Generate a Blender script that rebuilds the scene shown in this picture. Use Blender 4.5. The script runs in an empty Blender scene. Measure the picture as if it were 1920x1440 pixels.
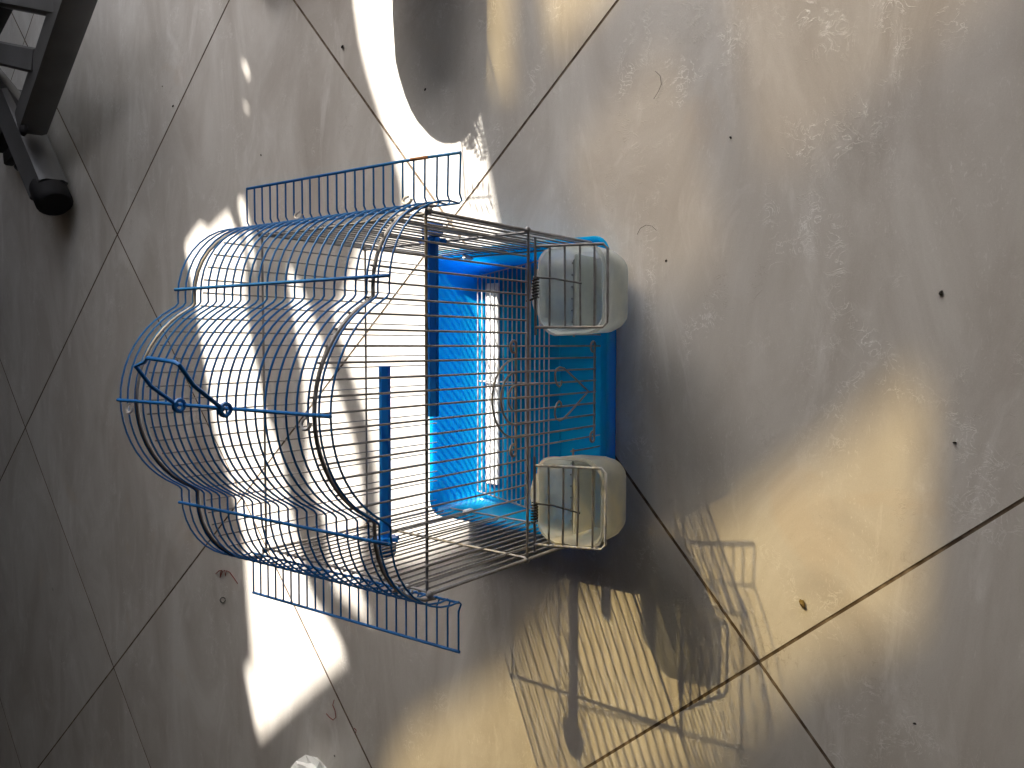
import bpy, bmesh, math, random
from mathutils import Vector, Matrix
from mathutils.geometry import tessellate_polygon
random.seed(7)
S = bpy.context.scene
COL = S.collection

# ------------------------------------------------------------------ camera, sky, sun, exposure
CAM = Vector((0.0471773, -0.42820648, 0.72477214))
RT = Vector((0.0022361, -0.78903188, -0.61434819))      # image right
DN = Vector((-0.99876009, -0.03231521, 0.03786843))     # image down
FW = Vector((-0.04973219, 0.61350177, -0.7881258))      # view direction
cam = bpy.data.objects.new('camera', bpy.data.cameras.new('camera'))
COL.objects.link(cam)
m = Matrix.Identity(4)
for i, v in enumerate((RT, -DN, -FW, CAM)):
    for k in range(3): m[k][i] = v[k]
cam.matrix_world = m
cam.data.sensor_width = 36; cam.data.lens = 36*1477.54/1920
cam.data.clip_start = 0.01; cam.data.clip_end = 500
S.camera = cam

SUN = Vector((-1.28, -0.525, -1.0))                      # direction the light travels
w = bpy.data.worlds.new('World'); S.world = w; w.use_nodes = True
nt = w.node_tree; bg = nt.nodes['Background']
sky = nt.nodes.new('ShaderNodeTexSky'); sky.sky_type = 'NISHITA'; sky.sun_disc = False
sky.sun_elevation = math.atan(1/math.hypot(1.28, .525)); sky.sun_rotation = math.atan2(1.28, .525)
sky.air_density = 1.0; sky.dust_density = 2.0; sky.ozone_density = 0.6
hs_ = nt.nodes.new('ShaderNodeHueSaturation'); hs_.inputs['Saturation'].default_value = .46      # a bright hazy, nearly white sky
wm = nt.nodes.new('ShaderNodeMix'); wm.data_type = 'RGBA'; wm.blend_type = 'MULTIPLY'; wm.inputs['Factor'].default_value = 1
wm.inputs['B'].default_value = (1.0, .975, .955, 1)
nt.links.new(sky.outputs[0], hs_.inputs['Color']); nt.links.new(hs_.outputs[0], wm.inputs['A'])
nt.links.new(wm.outputs['Result'], bg.inputs[0]); bg.inputs[1].default_value = 0.15
sl = bpy.data.lights.new('sun', 'SUN'); sl.energy = 4.3; sl.angle = math.radians(0.53); sl.color = (1.0, .93, .83)
so = bpy.data.objects.new('sun', sl); COL.objects.link(so)
so.rotation_mode = 'QUATERNION'; so.rotation_quaternion = SUN.to_track_quat('-Z', 'Y'); so.location = (3, 1.5, 3)
S.view_settings.view_transform = 'Standard'; S.view_settings.look = 'None'
S.view_settings.exposure = 2.3; S.view_settings.gamma = 1

# ------------------------------------------------------------------ helpers
F = 1477.54
def on_plane(px, py, z=0.0):
    d = RT*((px-960)/F) + DN*((py-720)/F) + FW
    return CAM + d*((z-CAM.z)/d.z)

def mat(name, col, rough=.5, metal=0, spec=.5, noise=None, bump=None, trans=0, col2=None, nscale=40):
    mt = bpy.data.materials.new(name); mt.use_nodes = True
    n = mt.node_tree.nodes; L = mt.node_tree.links; p = n['Principled BSDF']
    p.inputs['Base Color'].default_value = (*col, 1); p.inputs['Roughness'].default_value = rough
    p.inputs['Metallic'].default_value = metal; p.inputs['Specular IOR Level'].default_value = spec
    if col2 is not None:
        tc = n.new('ShaderNodeTexCoord'); nz = n.new('ShaderNodeTexNoise')
        nz.inputs['Scale'].default_value = nscale; nz.inputs['Detail'].default_value = 6
        rp = n.new('ShaderNodeValToRGB'); rp.color_ramp.elements[0].position = .42; rp.color_ramp.elements[1].position = .68
        rp.color_ramp.elements[0].color = (*col, 1); rp.color_ramp.elements[1].color = (*col2, 1)
        L.new(tc.outputs['Object'], nz.inputs['Vector']); L.new(nz.outputs['Fac'], rp.inputs['Fac'])
        L.new(rp.outputs['Color'], p.inputs['Base Color'])
    if bump:
        tc = n.new('ShaderNodeTexCoord'); nz = n.new('ShaderNodeTexNoise'); nz.inputs['Scale'].default_value = bump[0]
        nz.inputs['Detail'].default_value = 5
        b = n.new('ShaderNodeBump'); b.inputs['Strength'].default_value = bump[1]; b.inputs['Distance'].default_value = bump[2]
        L.new(tc.outputs['Object'], nz.inputs['Vector']); L.new(nz.outputs['Fac'], b.inputs['Height']); L.new(b.outputs[0], p.inputs['Normal'])
    if trans:
        t = n.new('ShaderNodeBsdfTranslucent'); mx = n.new('ShaderNodeMixShader'); mx.inputs[0].default_value = trans
        src = p.inputs['Base Color']
        if src.is_linked: L.new(src.links[0].from_socket, t.inputs[0])
        else: t.inputs[0].default_value = (*col, 1)
        o = n['Material Output']; L.new(p.outputs[0], mx.inputs[1]); L.new(t.outputs[0], mx.inputs[2]); L.new(mx.outputs[0], o.inputs[0])
    return mt

class MB:
    def __init__(s): s.v = []; s.f = []
    def tube(s, pts, r, n=6, cap=True, closed=False):
        pts = [Vector(p) for p in pts]; k = len(pts); b0 = len(s.v); prev = None
        for i, p in enumerate(pts):
            if closed: t = pts[(i+1) % k]-pts[i-1]
            else: t = pts[min(i+1, k-1)]-pts[max(i-1, 0)]
            t.normalize()
            if prev is None:
                u = t.orthogonal().normalized()
            else:
                u = prev - t*prev.dot(t)
                u = u.normalized() if u.length > 1e-6 else t.orthogonal().normalized()
            prev = u; q = t.cross(u); rr = r[i] if isinstance(r, (list, tuple)) else r
            for j in range(n):
                a = 2*math.pi*j/n; s.v.append(p + u*(rr*math.cos(a)) + q*(rr*math.sin(a)))
        for i in range(k if closed else k-1):
            a0 = b0+i*n; a1 = b0+((i+1) % k)*n
            for j in range(n): s.f.append((a0+j, a0+(j+1) % n, a1+(j+1) % n, a1+j))
        if cap and not closed:
            s.f.append(tuple(b0+j for j in reversed(range(n)))); s.f.append(tuple(b0+(k-1)*n+j for j in range(n)))
        return s
    def ball(s, c, r, sz=(1, 1, 1), nu=10, nv=7):
        c = Vector(c); b = len(s.v)
        for i in range(nv+1):
            ph = math.pi*i/nv
            for j in range(nu):
                a = 2*math.pi*j/nu
                s.v.append(c+Vector((r*sz[0]*math.sin(ph)*math.cos(a), r*sz[1]*math.sin(ph)*math.sin(a), r*sz[2]*math.cos(ph))))
        for i in range(nv):
            for j in range(nu): s.f.append((b+i*nu+j, b+(i+1)*nu+j, b+(i+1)*nu+(j+1) % nu, b+i*nu+(j+1) % nu))
        return s
    def box(s, lo, hi):
        b = len(s.v)
        for z in (lo[2], hi[2]):
            for x, y in ((lo[0], lo[1]), (hi[0], lo[1]), (hi[0], hi[1]), (lo[0], hi[1])): s.v.append(Vector((x, y, z)))
        s.f += [(b+3, b+2, b+1, b), (b+4, b+5, b+6, b+7)] + [(b+i, b+(i+1) % 4, b+4+(i+1) % 4, b+4+i) for i in range(4)]
        return s
    def loft(s, rings, cap0=True, cap1=True):
        n = len(rings[0]); b = len(s.v)
        for r in rings: s.v += [Vector(p) for p in r]
        for i in range(len(rings)-1):
            for j in range(n): s.f.append((b+i*n+j, b+i*n+(j+1) % n, b+(i+1)*n+(j+1) % n, b+(i+1)*n+j))
        if cap0: s.f.append(tuple(b+j for j in reversed(range(n))))
        if cap1: s.f.append(tuple(b+(len(rings)-1)*n+j for j in range(n)))
        return s
    def build(s, name, m, parent=None, smooth=True, bevel=0):
        me = bpy.data.meshes.new(name); me.from_pydata([tuple(v) for v in s.v], [], s.f); me.update()
        bm = bmesh.new(); bm.from_mesh(me)
        if bevel: bmesh.ops.bevel(bm, geom=list(bm.edges), offset=bevel, segments=2, affect='EDGES')
        bmesh.ops.recalc_face_normals(bm, faces=bm.faces); bm.to_mesh(me); bm.free()
        me.materials.append(m)
        if smooth:
            me.polygons.foreach_set('use_smooth', [True]*len(me.polygons))
            me.set_sharp_from_angle(angle=math.radians(45))
        o = bpy.data.objects.new(name, me); COL.objects.link(o)
        if parent: o.parent = parent
        return o

def tag(o, label=None, cat=None, group=None, kind=None):
    for k, v in (('label', label), ('category', cat), ('group', group), ('kind', kind)):
        if v: o[k] = v
    return o
def thing(name, label, cat, loc=(0, 0, 0), group=None):
    o = bpy.data.objects.new(name, None); COL.objects.link(o); o.location = loc; o.empty_display_size = .05
    return tag(o, label, cat, group)
def arc(cx, cz, rx, rz, a0, a1, n):
    return [(cx+rx*math.cos(math.radians(a0+(a1-a0)*i/n)), cz+rz*math.sin(math.radians(a0+(a1-a0)*i/n))) for i in range(n+1)]
def rrect(x0, x1, y0, y1, r, n=4):
    out = []
    for cx, cy, a in ((x1-r, y1-r, 0), (x0+r, y1-r, 90), (x0+r, y0+r, 180), (x1-r, y0+r, 270)):
        for i in range(n+1):
            t = math.radians(a+90*i/n); out.append((cx+r*math.cos(t), cy+r*math.sin(t)))
    return out

# ------------------------------------------------------------------ materials
def tile_material():
    mt = bpy.data.materials.new('porcelain_tile'); mt.use_nodes = True
    n = mt.node_tree.nodes; L = mt.node_tree.links; p = n['Principled BSDF']
    geo = n.new('ShaderNodeNewGeometry'); oi = n.new('ShaderNodeObjectInfo')
    off = n.new('ShaderNodeVectorMath'); off.operation = 'SCALE'; cmb = n.new('ShaderNodeCombineXYZ')
    for i in range(3): L.new(oi.outputs['Random'], cmb.inputs[i])
    L.new(cmb.outputs[0], off.inputs[0]); off.inputs['Scale'].default_value = 37
    add = n.new('ShaderNodeVectorMath'); L.new(geo.outputs['Position'], add.inputs[0]); L.new(off.outputs[0], add.inputs[1])
    rot = n.new('ShaderNodeMapping'); rot.inputs['Rotation'].default_value = (0, 0, math.radians(28)); rot.inputs['Scale'].default_value = (1, 2.6, 1)
    L.new(add.outputs[0], rot.inputs['Vector'])
    def noise(sc, det, vec, dist=0, rough=.5):
        q = n.new('ShaderNodeTexNoise'); q.inputs['Scale'].default_value = sc; q.inputs['Detail'].default_value = det
        q.inputs['Distortion'].default_value = dist; q.inputs['Roughness'].default_value = rough
        L.new(vec, q.inputs['Vector']); return q.outputs['Fac']
    def ramp(src, a, b, c0, c1):
        r = n.new('ShaderNodeValToRGB'); e = r.color_ramp.elements; e[0].position = a; e[1].position = b
        e[0].color = (*c0, 1); e[1].color = (*c1, 1); L.new(src, r.inputs['Fac']); return r.outputs['Color']
    def mix(kind, fac, a, b):
        x = n.new('ShaderNodeMix'); x.data_type = 'RGBA'; x.blend_type = kind
        if isinstance(fac, float): x.inputs['Factor'].default_value = fac
        else: L.new(fac, x.inputs['Factor'])
        L.new(a, x.inputs['A']); L.new(b, x.inputs['B']); return x.outputs['Result']
    base = ramp(noise(3.2, 8, rot.outputs[0], 1.2, .62), .35, .68, (.46, .43, .395), (.63, .61, .58))
    pale = n.new('ShaderNodeRGB'); pale.outputs[0].default_value = (.75, .735, .715, 1)
    cl = ramp(noise(5.5, 9, rot.outputs[0], 1.0, .7), .56, .70, (0, 0, 0), (.55, .55, .55))       # paler cloudy drifts
    c = mix('MIX', cl, base, pale.outputs[0])
    och = n.new('ShaderNodeRGB'); och.outputs[0].default_value = (.56, .40, .24, 1)
    of = ramp(noise(9, 4, add.outputs[0], .8), .66, .76, (0, 0, 0), (.16, .16, .16))
    c = mix('MIX', of, c, och.outputs[0])
    # little curled flakes of paler and darker clay
    fl = ramp(noise(95, 3, rot.outputs[0], 2.5, .55), .60, .70, (0, 0, 0), (1, 1, 1))
    msk = ramp(noise(7, 4, rot.outputs[0], .6), .46, .62, (.05, .05, .05), (.5, .5, .5))
    fm = n.new('ShaderNodeMath'); fm.operation = 'MULTIPLY'; L.new(fl, fm.inputs[0]); L.new(msk, fm.inputs[1])
    c = mix('MIX', fm.outputs[0], c, pale.outputs[0])
    dk = ramp(noise(70, 3, add.outputs[0], 3.0, .5), .64, .74, (0, 0, 0), (.35, .35, .35))
    dm = n.new('ShaderNodeMath'); dm.operation = 'MULTIPLY'; L.new(dk, dm.inputs[0]); L.new(msk, dm.inputs[1])
    dark = n.new('ShaderNodeRGB'); dark.outputs[0].default_value = (.36, .32, .28, 1)
    c = mix('MIX', dm.outputs[0], c, dark.outputs[0])
    # fine curled strokes pressed into the clay
    cn = noise(52, 4, add.outputs[0], 1.8, .6); cr = n.new('ShaderNodeValToRGB'); e = cr.color_ramp.elements
    e[0].position = .478; e[0].color = (0, 0, 0, 1); e[1].position = .5; e[1].color = (1, 1, 1, 1)
    e2 = cr.color_ramp.elements.new(.522); e2.color = (0, 0, 0, 1); L.new(cn, cr.inputs['Fac'])
    brk = ramp(noise(34, 3, add.outputs[0], .5), .46, .56, (0, 0, 0), (1, 1, 1))
    drift = ramp(noise(5, 5, rot.outputs[0], .8), .46, .60, (.12, .12, .12), (1, 1, 1))
    s1 = n.new('ShaderNodeMath'); s1.operation = 'MULTIPLY'; L.new(cr.outputs['Color'], s1.inputs[0]); L.new(brk, s1.inputs[1])
    s2 = n.new('ShaderNodeMath'); s2.operation = 'MULTIPLY'; L.new(s1.outputs[0], s2.inputs[0]); L.new(drift, s2.inputs[1])
    s3 = n.new('ShaderNodeMath'); s3.operation = 'MULTIPLY'; L.new(s2.outputs[0], s3.inputs[0]); s3.inputs[1].default_value = .6
    hue = ramp(noise(17, 2, add.outputs[0]), .45, .55, (.34, .30, .26), (.82, .81, .80))
    c = mix('MIX', s3.outputs[0], c, hue)
    g = ramp(noise(900, 2, add.outputs[0]), .3, .7, (.93, .93, .93), (1.0, 1.0, 1.0))
    c = mix('MULTIPLY', 1.0, c, g)
    L.new(c, p.inputs['Base Color'])
    rr = n.new('ShaderNodeMapRange'); L.new(noise(6, 6, add.outputs[0]), rr.inputs[0])
    rr.inputs[3].default_value = .22; rr.inputs[4].default_value = .42; L.new(rr.outputs[0], p.inputs['Roughness'])
    p.inputs['Specular IOR Level'].default_value = .45
    b = n.new('ShaderNodeBump'); b.inputs['Strength'].default_value = .4; b.inputs['Distance'].default_value = .0006
    L.new(s2.outputs[0], b.inputs['Height']); L.new(b.outputs[0], p.inputs['Normal'])
    return mt
M = {}
M['tile'] = tile_material()
M['grout'] = mat('grout', (.10, .075, .055), .95, 0, .1, col2=(.24, .19, .14), nscale=60)
M['blue_wire'] = mat('blue_enamel_wire', (.004, .14, .46), .42, 0, .4, col2=(.004, .12, .40), nscale=60)
M['steel'] = mat('grey_galvanised_wire', (.25, .25, .265), .42, .25, .4, col2=(.18, .17, .168), nscale=90)
M['pale_wire'] = mat('worn_white_wire', (.50, .52, .56), .4, .1, .5, col2=(.36, .34, .33), nscale=120)
M['rust'] = mat('rusty_wire', (.22, .10, .05), .8, .1)
M['tray'] = mat('blue_plastic_tray', (.004, .375, .76), .25, 0, .5, trans=.42, col2=(.005, .395, .79), nscale=8)
tp = M['tray'].node_tree.nodes['Principled BSDF']; tp.inputs['Subsurface Weight'].default_value = 1.0
tp.inputs['Subsurface Radius'].default_value = (.004, .012, .014); tp.inputs['Subsurface Scale'].default_value = 1.0
M['perch'] = mat('blue_perch_plastic', (.005, .17, .66), .4, 0, .4, trans=.25)
M['frost'] = None
M['black_rubber'] = mat('black_rubber', (.006, .006, .008), .7, 0, .3, bump=(300, .4, .001))
M['grey_metal'] = mat('grey_painted_steel', (.12, .122, .128), .5, .1, .4, col2=(.09, .092, .095), nscale=9)
M['dark_metal'] = mat('dark_steel', (.025, .025, .028), .55, .4, .4)
M['paper'] = mat('white_paper', (.82, .82, .80), .85, 0, .2, bump=(40, .5, .002), trans=.12)
M['white_plastic'] = mat('white_card', (.85, .85, .84), .7, 0, .3)
M['thread'] = mat('red_thread', (.24, .06, .045), .9, 0, .2)
M['hair'] = mat('dark_hair', (.03, .02, .015), .6)
M['crumb'] = mat('dark_crumb', (.02, .015, .012), .9)
M['leaf_bit'] = mat('dry_leaf', (.16, .11, .03), .8)
M['wall'] = mat('dim_plaster', (.08, .065, .052), .9, col2=(.065, .054, .044), nscale=3)  # kept dark so the added walls bounce little light
M['screen'] = mat('sun_mask_board', (.07, .055, .045), .8, col2=(.05, .04, .033), nscale=5)  # dark surface of the added sun masks
M['leaf'] = mat('fern_leaf', (.05, .11, .03), .6, trans=.3)
M['cloth'] = mat('brown_cloth', (.10, .075, .06), .95, bump=(200, .4, .002))

def frosted(name, ca, cb):
    mt = bpy.data.materials.new(name); mt.use_nodes = True
    n = mt.node_tree.nodes; L = mt.node_tree.links; p = n['Principled BSDF']
    tc = n.new('ShaderNodeTexCoord'); nz = n.new('ShaderNodeTexNoise'); nz.inputs['Scale'].default_value = 45; nz.inputs['Detail'].default_value = 7
    L.new(tc.outputs['Object'], nz.inputs['Vector'])
    rp = n.new('ShaderNodeValToRGB'); e = rp.color_ramp.elements; e[0].position = .38; e[1].position = .72
    e[0].color = (*ca, 1); e[1].color = (*cb, 1); L.new(nz.outputs['Fac'], rp.inputs['Fac'])
    L.new(rp.outputs['Color'], p.inputs['Base Color']); p.inputs['Roughness'].default_value = .35
    t = n.new('ShaderNodeBsdfTranslucent'); L.new(rp.outputs['Color'], t.inputs[0])
    tr = n.new('ShaderNodeBsdfTransparent'); tr.inputs[0].default_value = (.85, .88, .88, 1)
    m1 = n.new('ShaderNodeMixShader'); m1.inputs[0].default_value = .45; m2 = n.new('ShaderNodeMixShader')
    fr = n.new('ShaderNodeMapRange'); L.new(nz.outputs['Fac'], fr.inputs[0]); fr.inputs[1].default_value = .3; fr.inputs[2].default_value = .7
    fr.inputs[3].default_value = .60; fr.inputs[4].default_value = .42
    L.new(fr.outputs[0], m2.inputs[0])
    L.new(p.outputs[0], m1.inputs[1]); L.new(t.outputs[0], m1.inputs[2]); L.new(m1.outputs[0], m2.inputs[1]); L.new(tr.outputs[0], m2.inputs[2])
    L.new(m2.outputs[0], n['Material Output'].inputs[0]); return mt
M['frost'] = frosted('frosted_plastic', (.76, .80, .80), (.73, .73, .67))
M['stained'] = frosted('stained_frosted_plastic', (.74, .76, .74), (.70, .65, .53))
def amber(name, tint):  # see-through tint for made-up panes that colour the sun patches
    mt = bpy.data.materials.new(name); mt.use_nodes = True
    n = mt.node_tree.nodes; L = mt.node_tree.links; p = n['Principled BSDF']
    p.inputs['Base Color'].default_value = (.5, .4, .2, 1); p.inputs['Roughness'].default_value = .1
    tr = n.new('ShaderNodeBsdfTransparent'); tr.inputs[0].default_value = (*tint, 1)
    mx = n.new('ShaderNodeMixShader'); mx.inputs[0].default_value = .95
    L.new(p.outputs[0], mx.inputs[1]); L.new(tr.outputs[0], mx.inputs[2]); L.new(mx.outputs[0], n['Material Output'].inputs[0]); return mt
M['amber'] = amber('sun_tint_filter', (.46, .41, .285)); M['dim_tint'] = amber('dim_tint_filter', (.23, .20, .145))

# ------------------------------------------------------------------ setting: tiled floor
floor = MB().box((-4, -3, -.05), (5.2, 5, -.0009)).build('floor', M['grout'], smooth=False)
tag(floor, kind='structure')
th = math.radians(-138.74141); E1 = Vector((math.cos(th), math.sin(th))); E2 = Vector((-math.sin(th), math.cos(th))); O = Vector((-.14272818, 1.53115633))
tme = None
hs = .29845; ring = lambda h, z: [Vector((E1*a*h+E2*b*h).to_tuple()+(z,)) for a, b in ((-1, -1), (1, -1), (1, 1), (-1, 1))]
for i in range(-4, 8):
    for j in range(-5, 6):
        c = O + E1*(.6*(i+.5)) + E2*(.6*(j+.5))
        if not (-2.6 < c.x < 1.75 and -2.2 < c.y < 3.6): continue
        if tme is None:
            t = MB().loft([ring(hs, -.012), ring(hs, 0)]).build('floor_tile', M['tile'], floor, smooth=False)
            tme = t.data; tme.materials.append(M['grout'])
            for p_ in tme.polygons:
                if abs(p_.normal.z) < .5: p_.material_index = 1
        else:
            t = bpy.data.objects.new('floor_tile', tme); COL.objects.link(t); t.parent = floor
        t.location = (c.x, c.y, random.uniform(-.0003, 0))

# unseen walls and ceiling, added round the floor to cut the sky light
tag(MB().box((-1.5, 3.3, 0), (1.69, 3.4, 2.0)).build('wall', M['wall'], smooth=False), 'unseen back wall added to darken the far floor', 'wall')
tag(MB().box((-1.5, -1.5, 2.0), (1.69, 3.4, 2.1)).build('ceiling', M['wall'], smooth=False), kind='structure')
tag(MB().box((-1.34, -1.5, 0), (1.69, -1.4, 2.0)).build('wall', M['wall'], smooth=False), 'unseen wall added behind the camera to block sky light', 'wall')
tag(MB().box((-1.5, -1.5, 0), (-1.35, 3.3, 2.0)).build('wall', M['wall'], smooth=False), 'unseen side wall added to block sky light', 'wall')

# ---- unseen screens added to shape the sun; openings follow the lit patches
def to_screen(px, py, X):
    f = on_plane(px, py); t = (X-f.x)/-SUN.x
    return (f.y-SUN.y*t, t)
def screen(name, X, outer, holes, m, th_, label, plain=()):
    loops = [[Vector((X, y, z)) for y, z in outer]] + [[Vector((X, *to_screen(px, py, X))) for px, py in h] for h in holes]
    loops += [[Vector((X, y, z)) for y, z in h] for h in plain]
    flat = [v for l in loops for v in l]
    tris = tessellate_polygon([[Vector((v.y, v.z, 0)) for v in l] for l in loops])
    bm = bmesh.new(); f0 = [bm.verts.new(v) for v in flat]; f1 = [bm.verts.new(v+Vector((th_, 0, 0))) for v in flat]
    for t in tris:
        for ff, tt in ((f0, t), (f1, tuple(reversed(t)))):
            try: bm.faces.new([ff[k] for k in tt])
            except ValueError: pass
    b = 0
    for l in loops:
        k = len(l)
        for i in range(k): bm.faces.new((f0[b+i], f0[b+(i+1) % k], f1[b+(i+1) % k], f1[b+i]))
        b += k
    bmesh.ops.recalc_face_normals(bm, faces=bm.faces)
    me = bpy.data.meshes.new(name); bm.to_mesh(me); bm.free(); me.materials.append(m)
    o = bpy.data.objects.new(name, me); COL.objects.link(o); return tag(o, label, 'screen')
W1 = [(344,470),(352,452),(376,420),(392,432),(428,398),(436,420),(458,470),(461,582),(473,652),(487,720),(500,780),(520,830),(535,900),(545,960),(562,1020),(572,1080),(590,1130),(625,1180),(645,1222),(646,1258),(560,1332),(484,1402),(470,1330),(458,1262),(474,1250),(466,1150),(458,1035),(435,935),(402,824),(386,713),(363,563)]
W1b = [(444,376),(457,374),(470,430),(478,500),(474,530),(462,470),(450,420)]
W2 = [(536,490),(553,520),(572,556),(590,606),(607,652),(623,707),(643,766),(662,823),(675,890),(680,960),(676,1040),(672,1110),(706,1186),(690,1186),(650,1150),(625,1125),(609,997),(579,929),(576,835),(568,720),(557,652),(546,580)]
W3 = [(658,-60),(660,0),(672,95),(690,170),(712,240),(735,310),(752,365),(757,400),(700,450),(670,466),(657,510),(644,552),(618,600),(637,652),(653,707),(673,766),(692,823),(704,890),(710,960),(712,1040),(722,1072),(780,1072),(850,1040),(930,992),(950,930),(952,800),(945,600),(938,460),(928,400),(915,330),(902,260),(890,200),(885,100),(875,-60)]
SP = [[(443,78),(449,84),(447,100),(443,92)],[(453,112),(464,126),(471,160),(465,172),(455,145)],[(450,190),(461,196),(475,226),(474,240),(460,228)],[(403,8),(409,2),(412,20),(406,28)],[(415,-10),(422,-12),(421,10),(416,8)]]
YZ = [(893,-150),(895,-40),(905,120),(925,260),(962,420),(985,600),(1000,900),(972,1030),(940,1150),(900,1225),(780,1280),(690,1325),(600,1420),(500,1560),(1000,1700),(2200,1600),(2200,-250)]
YZo = [(878,-190),(885,-40),(895,125),(915,265),(950,425),(972,600),(985,900),(958,1030),(926,1140),(890,1210),(774,1264),(680,1308),(588,1410),(480,1580),(1000,1740),(2260,1640),(2260,-290)]
Y1 = [(1738,686),(1732,900),(1728,1090),(1712,1205),(1600,1255),(1490,1302),(1434,1366),(1340,1470),(1100,1560),(700,1540),(735,1420),(775,1362),(880,1305),(966,1250),(985,1195),(1150,1080),(1352,972),(1550,840)]
Y1a = [(700,1420),(745,1385),(765,1450),(740,1530),(640,1500)]
Y2 = [(1242,85),(1158,170),(1078,262),(1068,320),(1078,400),(1085,470),(1100,560),(1200,585),(1300,560),(1368,492),(1340,400),(1302,250),(1270,110)]
Y3 = [(1352,-60),(1355,0),(1385,140),(1408,290),(1424,362),(1508,338),(1623,215),(1766,120),(1900,10),(1950,-60)]
Y4 = [(1005,-60),(1012,0),(1024,70),(1036,134),(1062,110),(1120,55),(1160,0),(1170,-60)]
Y5 = [(905,-60),(910,60),(917,130),(925,205),(962,205),(957,120),(960,0),(958,-60)]
for p in (Y1,): pass
screen('sun_mask', 1.7, [(-1.5, 0), (3.3, 0), (3.3, 2.4), (-1.5, 2.4)], [W1, W1b, W2, W3, YZ]+SP, M['screen'], .02, 'unseen sun mask added beside the floor, cut to the sun patches',
       plain=[[(-.55, .03), (1.45, .03), (1.45, .74), (-.55, .74)]])  # low opening added for soft sky light from the side
XO = 3.4
scr = screen('sun_mask', XO, [to_screen(a, b, XO) for a, b in YZo], [Y1, Y2, Y3, Y4, Y5], M['screen'], .02, 'unseen outer sun mask added with tinted panes')
for h in (Y1, Y2, Y3, Y4, Y5):
    P = [to_screen(a, b, XO) for a, b in h]; b = MB()
    b.loft([[(XO+.008, y, z) for y, z in P], [(XO+.012, y, z) for y, z in P]])
    b.build('sun_tint_pane', M['dim_tint' if h in (Y2, Y3) else 'amber'], scr, smooth=False)  # made-up panes that yellow and dim the sun on the floor

# unseen mat and bolster added to cast the round shadow; fern for leaf shadows
tag(MB().box((.60, .18, 0), (1.35, .62, .030)).build('caster_mat', M['cloth'], smooth=False, bevel=.004), 'unseen brown mat added under the shadow-casting bolster', 'mat')
bol = MB(); prof = [(0, .001), (.004, .02), (.015, .04), (.035, .056), (.06, .066), (.10, .069), (.35, .069), (.39, .05), (.40, .001)]
tip = on_plane(820, 207) - SUN*.101
bol.tube([(a, 0, 0) for a, _ in prof], [r*1.02 for _, r in prof], 24)
bo = tag(bol.build('shadow_bolster', M['cloth']), 'unseen brown bolster added to cast the round floor shadow', 'cushion'); bo.location = (tip.x-.006, tip.y, .1015)

def cast(px, py, h): return on_plane(px, py) - SUN*h
fern = thing('potted_fern', 'small potted fern standing beside the added bolster', 'plant', (.62, .26, 0))
fl0 = Vector(fern.location)
MB().loft([[(.05*k*math.cos(a*math.pi/8)+.3, .05*k*math.sin(a*math.pi/8)+.1, z) for a in range(16)] for k, z in ((.7, .0305), (1, .12), (1.05, .125), (.95, .115))]).build('pot', M['cloth'], fern)
def frond(a, b, h, n, ln, wd=.0018):
    A = cast(*a, h)-fl0; B = cast(*b, h)-fl0; mb = MB(); d = (B-A); L_ = d.length; d.normalize()
    up = -SUN.normalized(); sd = d.cross(up).normalized()
    mb.tube([Vector((.3, .1, .1)), A.lerp(Vector((.3, .1, .1)), .4)+Vector((0, 0, .05)), A, B], .0012, 5)
    for i in range(n):
        c = A + d*(L_*(i+.5)/n); k = math.sin(math.pi*(i+1.2)/(n+1.6))
        for s_ in (-1, 1):
            e = sd*s_*.95 + d*.35; e.normalize(); l = ln*k; q = e.cross(up).normalized()*wd; bb = len(mb.v)
            mb.v += [c, c+e*l*.5+q, c+e*l, c+e*l*.5-q]; mb.f.append((bb, bb+1, bb+2, bb+3))
    mb.build('frond', M['leaf'], fern, smooth=False)
frond((893, 200), (868, 262), .21, 9, .020); frond((880, 215), (905, 300), .21, 9, .016); frond((862, 205), (880, 280), .20, 8, .014)
frond((872, 372), (920, 368), .21, 5, .019, .0013); frond((940, 205), (955, 262), .2, 7, .010)

# ------------------------------------------------------------------ the bird cage
W, D, ZT, ZM = .15, .21687, .2809, .1539
cage = thing('bird_cage', 'blue and grey wire bird cage with trefoil roof standing on tiles', 'bird cage')
NR = 24; YF = -.0175; DY = .0112
def tz(y): return -.013*(1-(y-YF)/(DY*23))
def roof_profile():
    right = arc(.090, .283, .067, .068, 4, 90, 9)            # eave up to the shoulder
    dome = [(R, z) for R, z in arc(0, .3155, .0885, .0885, 28.5, 151.5, 20)]
    left = [(-x, z) for x, z in reversed(right)]
    return right + [(.0835, .351), (.0805, .3535)] + dome + [(-.0805, .3535), (-.0835, .351)] + left
PROF = roof_profile()
roof = MB()
yb = YF+DY*(NR-1)
for x, z in ((.0955, .3526), (-.0955, .3526), (0, .4055)): roof.tube([(x, YF-.002, z+tz(YF)), (x, yb+.002, z)], .0014, 8)
roof = roof.build('roof', M['blue_wire'], cage)
for k in range(NR):
    y = YF+k*DY; sag = -.004*max(0, (5-k)/5)**1.3
    pts = []
    wingR = [(.1950, .2795+sag), (.1640, .2795+sag*.7), (.1590, .2765+sag*.6), (.1563, .2790+sag*.4)]
    wingL = [(-.1563, .2785), (-.1590, .2755), (-.1640, .2785), (-.1960, .2785)]
    j = random.uniform(-.0006, .0006)
    pts = [(x, y+j, z+tz(y)) for x, z in wingR] + [(x, y+j*.3, z+tz(y)) for x, z in PROF] + [(x, y, z+tz(y)) for x, z in wingL]
    MB().tube(pts, .00082, 6).build('roof_wire', M['blue_wire'], roof)
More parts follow.
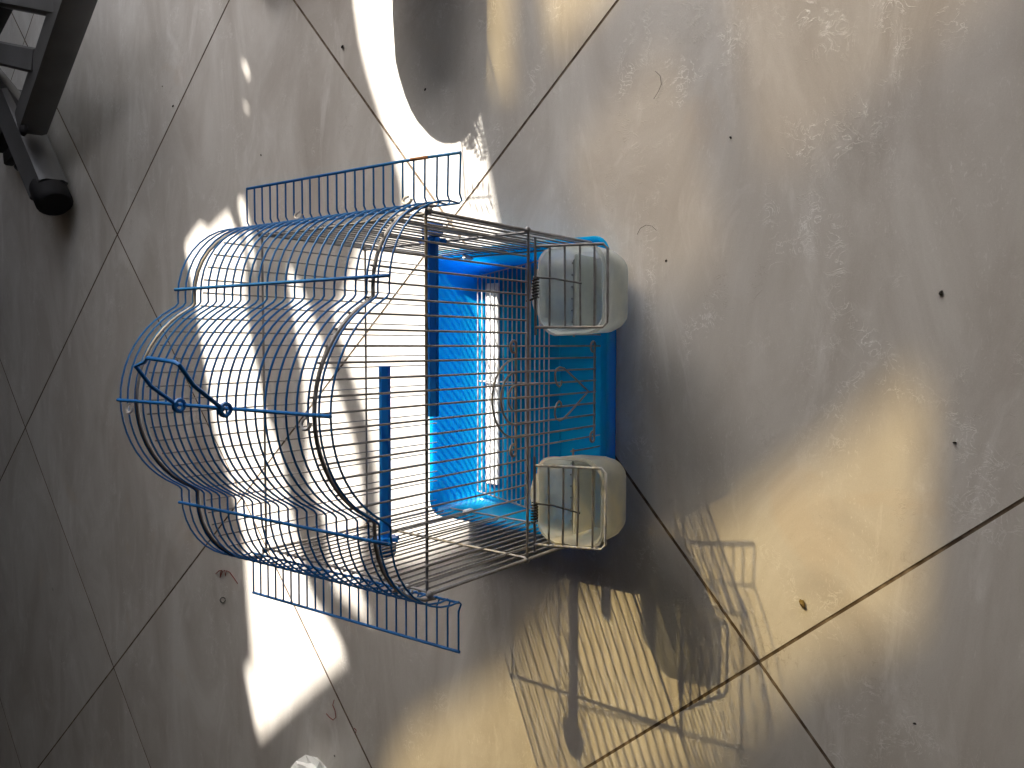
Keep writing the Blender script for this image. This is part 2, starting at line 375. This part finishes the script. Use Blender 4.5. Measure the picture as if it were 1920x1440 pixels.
MB().tube([(.1955, YF+k*DY, .2795+tz(YF+k*DY)-.004*max(0, (5-k)/5)**1.3) for k in range(NR)], .0013, 8).build('wing_rail', M['blue_wire'], roof)
MB().tube([(.1955, YF+k*DY, .2796+tz(YF+k*DY)-.004*max(0, (5-k)/5)**1.3) for k in (2.7, 3.2, 3.7, 4.3)], .00142, 8).build('rust_patch', M['rust'], roof)
MB().tube([(-.1965, YF-.001, .2785+tz(YF)), (-.1965, yb+.001, .2785)], .0013, 8).build('wing_rail', M['blue_wire'], roof)
MB().tube([(.1565, YF, .2770+tz(YF)), (.1565, yb, .2790)], .0010, 6).build('eave_rail', M['blue_wire'], roof)
MB().tube([(-.1570, YF, .2785+tz(YF)), (-.1570, yb, .2785)], .0010, 6).build('eave_rail', M['blue_wire'], roof)
# carrying handle
ya, yc = on_plane(345, 760, .402).y, on_plane(441, 768, .398).y
hx, hz = .031, .438
ht = [(0, ya, .407), (hx*.5, ya+.001, .427), (hx, ya+.002, hz), (hx+.003, ya-.010, hz-.001), (hx+.006, ya-.016, hz), (hx+.004, yc+.012, hz), (hx+.002, yc+.004, hz), (hx*.6, yc, .430), (0, yc, .407)]
hd = MB(); hd.tube(ht, .0016, 8)
for yy in (ya, yc):
    hd.tube([(.0045*math.cos(a*.5), yy+.0015*math.sin(a*.25), .4055+.0045*math.sin(a*.5)) for a in range(20)], .0015, 6)
hd.build('handle', M['blue_wire'], roof)
# white wire clips which hold the roof to the panels
for x, y, z, s_ in ((.0, yb-.018, .404, 1), (.0, .004, .393, 1), (.158, .028, .274, 0), (.158, .158, .281, 0), (-.1575, .03, .273, 0)):
    c_ = MB(); c_.tube([(x+.004*math.cos(a*.55)*(1 if s_ else .8)-(.006 if s_ else -.004), y+.0045*math.sin(a*.55), z+.002*math.sin(a*.3)) for a in range(10)], .0012, 6)
    c_.build('clip', M['pale_wire'], roof)

def arch_z(x):
    best = .283
    for (x0, z0), (x1, z1) in zip(PROF, PROF[1:]):
        if x1 <= x <= x0 and abs(x0-x1) > 1e-6: best = max(best, z0+(z1-z0)*(x-x0)/(x1-x0))
    return best-.010
NB = 26; XS = [-W+2*W*i/NB for i in range(NB+1)]
def inset(p, k=.0022):
    return [(x*(1-.012), z-k) for x, z in p]
# --- front panel
front = MB()
fa = [(x, 0, z) for x, z in inset(PROF, .0135)]
front.tube([(W, 0, .018), (W, 0, .2809)] + [(x, 0.0, z) for x, _, z in fa] + [(-W, 0, .2809), (-W, 0, .018)], .00155, 8)
front.tube([(-W, 0.002, ZT), (W, 0.002, ZT)], .00125, 8)
front.tube([(-W, -.002, ZM), (W, -.002, ZM)], .00125, 8)
for x in (-W, W):
    for z in (ZT, ZM): front.ball((x, -.001, z), .0032)
front.tube([(-.138, -.002, .079), (-.055, -.002, .079)], .001, 6); front.tube([(.138, -.002, .079), (.055, -.002, .079)], .001, 6)
front = front.build('front_panel', M['steel'], cage)
for i in range(1, NB):
    x = XS[i]; ax = abs(x); top = arch_z(x)
    if .055 < ax < .141: segs = [(top, ZM-.001), (.079, .014)]
    elif ax < .042: segs = [(top, ZM-.001)]
    else: segs = [(top, .014)]
    jx = random.uniform(-.0005, .0005)
    for a, b in segs:
        MB().tube([(x, .0005, a), (x+jx, .0005, (a+b)/2), (x, .0005, b)], .00088, 6).build('bar', M['steel'], front)
# --- back panel
back = MB()
back.tube([(W, D, .030), (W, D, .2809)] + [(x, D, z) for x, z in inset(PROF)] + [(-W, D, .2809), (-W, D, .030)], .0014, 8)
for z in (ZT, ZM, .034): back.tube([(-W, D-.002, z), (W, D-.002, z)], .0011, 8)
for x in (-W, W):
    for z in (ZT, ZM): back.ball((x, D, z), .003)
back = back.build('back_panel', M['steel'], cage)
for i in range(1, NB):
    x = XS[i]; MB().tube([(x, D, arch_z(x)), (x+random.uniform(-.0004, .0004), D, .15), (x, D, .030)], .00072, 6).build('bar', M['steel'], back)
# --- side panels
NS = 19
for sx in (-1, 1):
    x = sx*W; sd = MB()
    sd.tube([(x-sx*.002, 0, ZT), (x-sx*.002, D, ZT)], .0011, 8)
    sd = sd.build('side_panel', M['steel'], cage)
    for z in (ZM, .034): MB().tube([(x-sx*.002, 0, z), (x-sx*.002, D, z)], .0011 if z != ZM else .0013, 8).build('rail', M['steel'], sd)
    for k in range(1, NS):
        y = D*k/NS
        MB().tube([(x, y, ZT), (x+random.uniform(-.0008, .0008), y, .16), (x, y, .030)], .00088, 6).build('bar', M['steel'], sd)

# --- tray: tapered blue plastic shell with rolled rim
def tray_ring(x, y0, y1, z, r=.018): return [(a, b, z) for a, b in rrect(-x, x, y0, y1, r, 5)]
tr = MB()
tr.loft([tray_ring(.1425, -.0035, .205, 0, .02), tray_ring(.1440, -.0050, .208, .004), tray_ring(.1530, -.0150, .2205, .040), tray_ring(.1560, -.0200, .225, .0420), tray_ring(.1568, -.0206, .2258, .0440),
         tray_ring(.1560, -.0196, .2248, .0462), tray_ring(.1525, -.0130, .2195, .0466), tray_ring(.1512, -.0115, .2180, .0445), tray_ring(.1450, -.0045, .2010, .018, .016), tray_ring(.1400, .0010, .1880, .0068, .014), tray_ring(.1370, .0040, .1830, .0042, .012)])
tray = tr.build('tray', M['tray'], cage)
# moulded ribs on the tray floor
rb = MB()
for yy in (.176, .179, .0655): rb.tube([(-.132, yy, .0046), (.132, yy, .0046)], .0012, 6)
rb.build('floor_rib', M['tray'], tray)
for sx in (-1, 1):
    # white block painted as sunlit floor showing through the tray's side hole
    MB().box((sx*.1485-.0035, .1695, .0285), (sx*.1485+.0035, .1765, .0425)).build('lit_hole_block', M['white_plastic'], tray, bevel=.0012)
# --- grate above the tray floor
gr = MB(); NG = 17
def gx(y): return .1275+(.1795-y)*.145
GY = [.0745+(.1775-.0745)*k/(NG-1) for k in range(NG)]
gr.tube([(.004, GY[0], .0112), (.004, GY[-1], .0112)], .0009, 6)
gr = gr.build('floor_grate', M['pale_wire'], cage)
for sx in (-1, 1): MB().tube([(sx*gx(GY[0]), GY[0], .0112), (sx*gx(GY[-1]), GY[-1], .0112)], .0009, 6).build('edge_wire', M['pale_wire'], gr)
for y in GY: MB().tube([(-gx(y), y, .0128), (0, y, .0126), (gx(y), y, .0128)], .00075, 6).build('grate_wire', M['pale_wire'], gr)

# --- door with three nested arches and a heart
dr = MB(); yd = -.0042
def curl(cx, cz, s_): return [(cx+s_*.0055*math.cos(a)*1.0, yd-.001, cz+.0055*math.sin(a)) for a in [math.radians(q) for q in range(-90, 210, 30)]]
for z, u in ((.1745, 1), (.0440, 1)):
    dr.tube([(-.0455, yd, z), (.0455, yd, z)], .0012, 8)
    for s_ in (-1, 1): dr.tube([(s_*(.0455+.0052*math.sin(a)), yd-.002*math.sin(a/2), z+.0052*u*(1-math.cos(a))) for a in [math.radians(q) for q in range(0, 300, 25)]], .0012, 6)
door = dr.build('door', M['steel'], cage)
for hw, zt in ((.0346, .2090), (.0231, .1970), (.0115, .1868)):
    p = [(x, yd-.0012, z) for x, z in arc(0, .176, hw, zt-.176, 0, 180, 16)]
    MB().tube([(hw, yd-.0012, .044)]+p+[(-hw, yd-.0012, .044)], .0009, 6).build('arch_bar', M['steel'], door)
MB().tube([(0, yd-.0012, .044), (0, yd-.0012, .181)], .0009, 6).build('bar', M['steel'], door)
hp = []
half = [(0.0, .0605), (.0055, .0705), (.0120, .0820), (.0195, .0955), (.0240, .1045), (.0252, .1110), (.0235, .1165), (.0195, .1190), (.0140, .1185), (.0090, .1155), (.0068, .1115), (.0085, .1090), (.0125, .1080)]
MB().tube([(x+.001, yd-.0034, z) for x, z in reversed(half)] + [(-x+.001, yd-.0034, z) for x, z in half[1:]], .00095, 6).build('heart_ornament', M['steel'], door)

# --- feeder flaps hinged on rods
for sx in (1, -1):
    cx = sx*.0995; rod = MB(); h = .0365
    rod.tube([(cx-h-.007, -.005, .1465), (cx+h+.008, -.005, .1475)], .0012, 8)
    fl = rod.build('feeder_flap', M['steel'], cage)
    A = Vector((cx, -.005, .147)); B = Vector((cx, -.0660, .1230)); d = B-A
    fr = [(cx+h, *(A+d*0)[1:]), (cx+h, *(A+d*.94)[1:]), (cx+h-.004, *(B)[1:]), (cx-h+.004, *(B)[1:]), (cx-h, *(A+d*.94)[1:]), (cx-h, *(A)[1:])]
    MB().tube(fr, .0013, 8).build('flap_frame', M['pale_wire'] if sx < 0 else M['steel'], fl)
    for t in (.20, .41, .62, .82):
        q = A+d*t; jj = random.uniform(-.0012, .0012)
        MB().tube([(cx+h, q.y, q.z), (cx, q.y-.001, q.z+.001+jj*.3), (cx-h, q.y+jj, q.z)], .0010, 6).build('bar', M['steel'], fl)
    s0 = cx+(.004 if sx > 0 else .003); sp = MB()
    turns = 7; x0, x1 = (s0-.015, s0+.004) if sx > 0 else (s0-.019, s0-.001)
    sp.tube([(x0+(x1-x0)*k/(turns*8), -.005+.0030*math.cos(k*math.pi/4), .147+.0030*math.sin(k*math.pi/4)) for k in range(turns*8+1)], .00075, 5)
    e = A+d*.62
    sp.tube([(x1, -.008, .149), (x1-.001, -.008+(e.y+.008)*.4, .150-.008), (x1-.006, e.y-.004, e.z+.003)], .0008, 5)
    sp.tube([(x0, -.003, .147), (x0-.002, 0, ZM)], .0008, 5)
    sp.build('spring', M['dark_metal'], fl)

# --- perches with star nuts
def perch(px, py, pz, L_, sx, part_r=.0057):
    pr = MB()
    pr.tube([(0, 0, 0), (-sx*L_*.5, 0, .0), (-sx*L_, 0, 0)], part_r, 6)
    o = pr.build('perch', M['perch'], cage); o.location = (px, py, pz)
    nut = MB(); pts = []
    for xx, k in ((-sx*.006, 1.0), (-sx*.002, 1.05)):
        pts.append([(xx, (.0135 if a % 2 else .0095)*k*math.cos(a*math.pi/10), (.0135 if a % 2 else .0095)*k*math.sin(a*math.pi/10)) for a in range(20)])
    nut.loft(pts); nut.build('star_nut', M['perch'], o)
    cp = MB(); cp.loft([[(sx*x, r*math.cos(a*math.pi/8), r*math.sin(a*math.pi/8)) for a in range(16)] for x, r in ((.002, .0105), (.010, .0105), (.013, .009), (.0135, .001))])
    cp.build('end_cap', M['perch'], o)
    return o
perch(-W, .1476, .1895, .176, -1); perch(W, .0975, .1735, .172, 1)

# ------------------------------------------------------------------ things in and on the cage
def cup(name, cx, label, fm):
    root = thing(name, label, 'feeder', (cx, 0, 0), 'plastic feeding cups on the cage front')
    def ring(z, y0, y1, hw, r, wob, n=5):
        out = []
        for a, b in rrect(-hw, hw, y0, y1, r, n):
            ang = math.atan2(b-(y0+y1)/2, a); k = 1+wob*math.cos(ang*6+.5); out.append((a*k, (y0+y1)/2+(b-(y0+y1)/2)*k, z))
        return out
    b = MB()
    b.loft([ring(0.0660, -0.0500, -0.0005, .030, .014, .0), ring(0.0675, -0.0550, 0.0025, .036, .016, .012), ring(0.0800, -0.0580, 0.0065, .0395, .018, .022), ring(0.1000, -0.0585, 0.0085, .0405, .018, .026), ring(0.1170, -0.0595, 0.0095, .0410, .018, .030),
            ring(0.1195, -0.0610, 0.0110, .0425, .018, .034), ring(0.1200, -0.0590, 0.0090, .0405, .018, .032), ring(0.1170, -0.0565, 0.0070, .0385, .017, .026), ring(0.1000, -0.0555, 0.0060, .0380, .017, .024), ring(0.0800, -0.0545, 0.0040, .0365, .016, .02), ring(0.0700, -0.0520, -0.0005, .033, .015, .01)])
    b.build('cup_body', fm, root)
    lip = MB()
    P = [(.026*math.cos(a*math.pi/10), .008+.016*math.sin(a*math.pi/10)) for a in range(11)]
    lip.loft([[(x, y, z) for x, y in P] for z in (.112, .1145)]); lip.build('spout_lip', fm, root)
    st = MB(); st.box((-.034, -.022, .069), (.034, -.019, .105)); st.build('divider', fm, root, bevel=.0008)
    return root
cup('feeding_cup', .0975, 'clean frosted plastic feeding cup at upper right of cage', M['frost'])
cup('feeding_cup', -.0985, 'brown stained frosted plastic feeding cup below the heart door', M['stained'])

tag(MB().box((-.118, .1505, .0043), (.119, .1685, .0085)).build('paper_strip', M['white_plastic'], bevel=.0006), 'white strip lying under the wire grate in the blue tray', 'strip')

# ------------------------------------------------------------------ metal stand at the far corner
st = thing('metal_stand', 'dark grey tubular metal stand with a black rubber foot', 'stand', tuple(on_plane(60, 200, 0)))
so_ = Vector(st.location)
def P(px, py, z): return on_plane(px, py, z)-so_
def flat_tube(a, b, w_, h_, name, m, par):
    a, b = Vector(a), Vector(b); t = (b-a).normalized(); s_ = t.cross(Vector((0, 0, 1))).normalized(); u = s_.cross(t)
    rr = [(c*w_/2, d*h_/2) for c, d in ((-1, -.6), (-.8, -1), (.8, -1), (1, -.6), (1, .6), (.8, 1), (-.8, 1), (-1, .6))]
    return MB().loft([[p+s_*c+u*d for c, d in rr] for p in (a, b)]).build(name, m, par)
foot = flat_tube(P(22, 190, .05), P(92, 358, .036), .070, .055, 'foot_tube', M['grey_metal'], st)
capm = MB(); ca = P(88, 348, .036); cb = P(104, 384, .036); capm.tube([ca, ca.lerp(cb, .12), ca.lerp(cb, .9), cb], [.031, .034, .034, .029], 20); capm.build('rubber_foot', M['black_rubber'], st)
flat_tube(P(160, -60, .12), P(58, 232, .06), .05, .05, 'post', M['grey_metal'], st)
flat_tube(P(-20, -20, .11), P(130, 5, .11), .055, .04, 'cross_bar', M['grey_metal'], st)
flat_tube(P(-20, 96, .09), P(82, 118, .09), .045, .04, 'cross_bar', M['grey_metal'], st)
flat_tube(P(-20, 130, .07), P(50, 215, .05), .04, .02, 'brace', M['grey_metal'], st)
flat_tube(P(-22, 60, .1), P(18, -20, .1), .03, .03, 'post', M['dark_metal'], st)
MB().ball(P(44, 243, .082), .013, (1, 1, .5)).build('bolt', M['dark_metal'], st)
flat_tube(P(2, 275, .02), P(30, 200, .03), .035, .03, 'bracket', M['dark_metal'], st)
flat_tube(P(16, 298, .02), P(48, 270, .03), .03, .02, 'bracket', M['dark_metal'], st)
MB().tube([P(38+9*math.cos(a), 312+7*math.sin(a), .02) for a in [k*.45 for k in range(14)]], .003, 6).build('ring', M['dark_metal'], st)
o = thing('rubber_caster', 'black rubber wheel just showing at the left edge of the floor', 'wheel', tuple(on_plane(-8, 556, 0)))
MB().tube([(-.02, 0, .05), (-.018, 0, .05), (.018, 0, .05), (.02, 0, .05)], [.04, .05, .05, .04], 24).build('tyre', M['black_rubber'], o)
MB().tube([(-.024, 0, .05), (.024, 0, .05)], .018, 16).build('hub', M['grey_metal'], o)

# ------------------------------------------------------------------ crumpled paper and floor litter
def crumple():
    c = on_plane(592, 1462, .02); b = MB(); random.seed(3); nu, nv = 16, 9
    out = [(545,1432),(560,1424),(582,1420),(598,1420),(606,1429),(625,1431),(634,1440)]
    b.ball((0, 0, .022), .036, (1, 1, .62), nu, nv)
    b.v = [v*random.uniform(.8, 1.18) if v.length > 0 else v for v in b.v]
    o = b.build('crumpled_tissue', M['paper'], smooth=False); o.location = (c.x-.004, c.y, 0.004); return o
tag(crumple(), 'crumpled white tissue lying at the bottom edge of the floor', 'tissue')
def litter(name, pts, r, m, label, cat, group=None, z=.001):
    P_ = [on_plane(x, y, z) for x, y in pts]; o0 = P_[0].copy()
    o = MB().tube([p-o0+Vector((0, 0, random.uniform(0, .0006))) for p in P_], r, 5).build(name, m); o.location = o0; return tag(o, label, cat, group)
t1 = litter('red_thread', [(405,1076),(411,1070),(416,1069),(414,1074),(413,1083),(417,1072),(422,1069),(423,1080),(425,1070),(431,1073),(440,1085),(446,1094)], .0007, M['thread'], 'frayed red thread on the floor left of the cage', 'thread')
litter('red_thread', [(627,1312),(624,1322),(628,1332),(630,1345),(625,1350),(618,1345),(612,1338)], .0006, M['thread'], 'curled red thread beside the thin floor joint below the cage', 'thread')
litter('red_thread', [(664,1365),(668,1369),(667,1374)], .0006, M['thread'], 'tiny red thread scrap near the crumpled tissue', 'thread')
litter('stray_hair', [(1229,133),(1238,142),(1240,158),(1235,172),(1226,186)], .00028, M['hair'], 'thin curved hair on the tiles at upper right', 'hair')
litter('stray_hair', [(1195,440),(1201,428),(1212,422),(1223,424),(1231,432)], .00026, M['hair'], 'thin curved hair beside the upper corner of the blue tray', 'hair')
litter('wire_ring', [(418+5*math.cos(k*.6), 1125+5*math.sin(k*.6)) for k in range(11)], .0006, M['dark_metal'], 'tiny dark ring on the floor left of the lower roof wing', 'ring')
def speck(px, py, r, label, m='crumb', name='crumb'):
    p = on_plane(px, py, 0); b = MB().ball((0, 0, r*.5), r, (1.3, .8, .6), 7, 5); b.v = [v*random.uniform(.75, 1.2) for v in b.v]
    o = b.build(name, M[m]); o.location = p; o.rotation_euler[2] = random.uniform(0, 3); tag(o, label, 'leaf scrap' if name == 'leaf_scrap' else 'crumb', None if name == 'leaf_scrap' else 'dark crumbs scattered on the floor')
speck(1505, 1131, .0032, 'small dry leaf scrap on the yellow lit tile', 'leaf_bit', 'leaf_scrap')
for px, py, r, l in ((1764, 549, .0018, 'dark crumb alone on the grey tile at far right'), (1370, 258, .0013, 'dark crumb on the shaded stripe at upper right'), (628, 1417, .0013, 'dark crumb beside the crumpled tissue'),
                     (643, 88, .0020, 'dark crumb on the pale reflection beside the sunlit strip'), (490, 291, .0015, 'dark crumb above the back of the roof wing'), (325, 199, .0018, 'dark crumb near the joint at upper left'),
                     (798, 168, .0015, 'dark crumb inside the round shadow'), (1790, 830, .0012, 'dark crumb right of the yellow patch'), (1249, 489, .0011, 'dark crumb right of the upper feeding cup'), (1715, 1356, .0012, 'dark crumb on the bottom right tile'), (305, 162, .0012, 'dark crumb left of the upper left joint')):
    speck(px, py, r, l)

S.render.engine = 'CYCLES'
S.cycles.max_bounces = 10; S.cycles.transparent_max_bounces = 12
S.render.resolution_x = 1024; S.render.resolution_y = 768
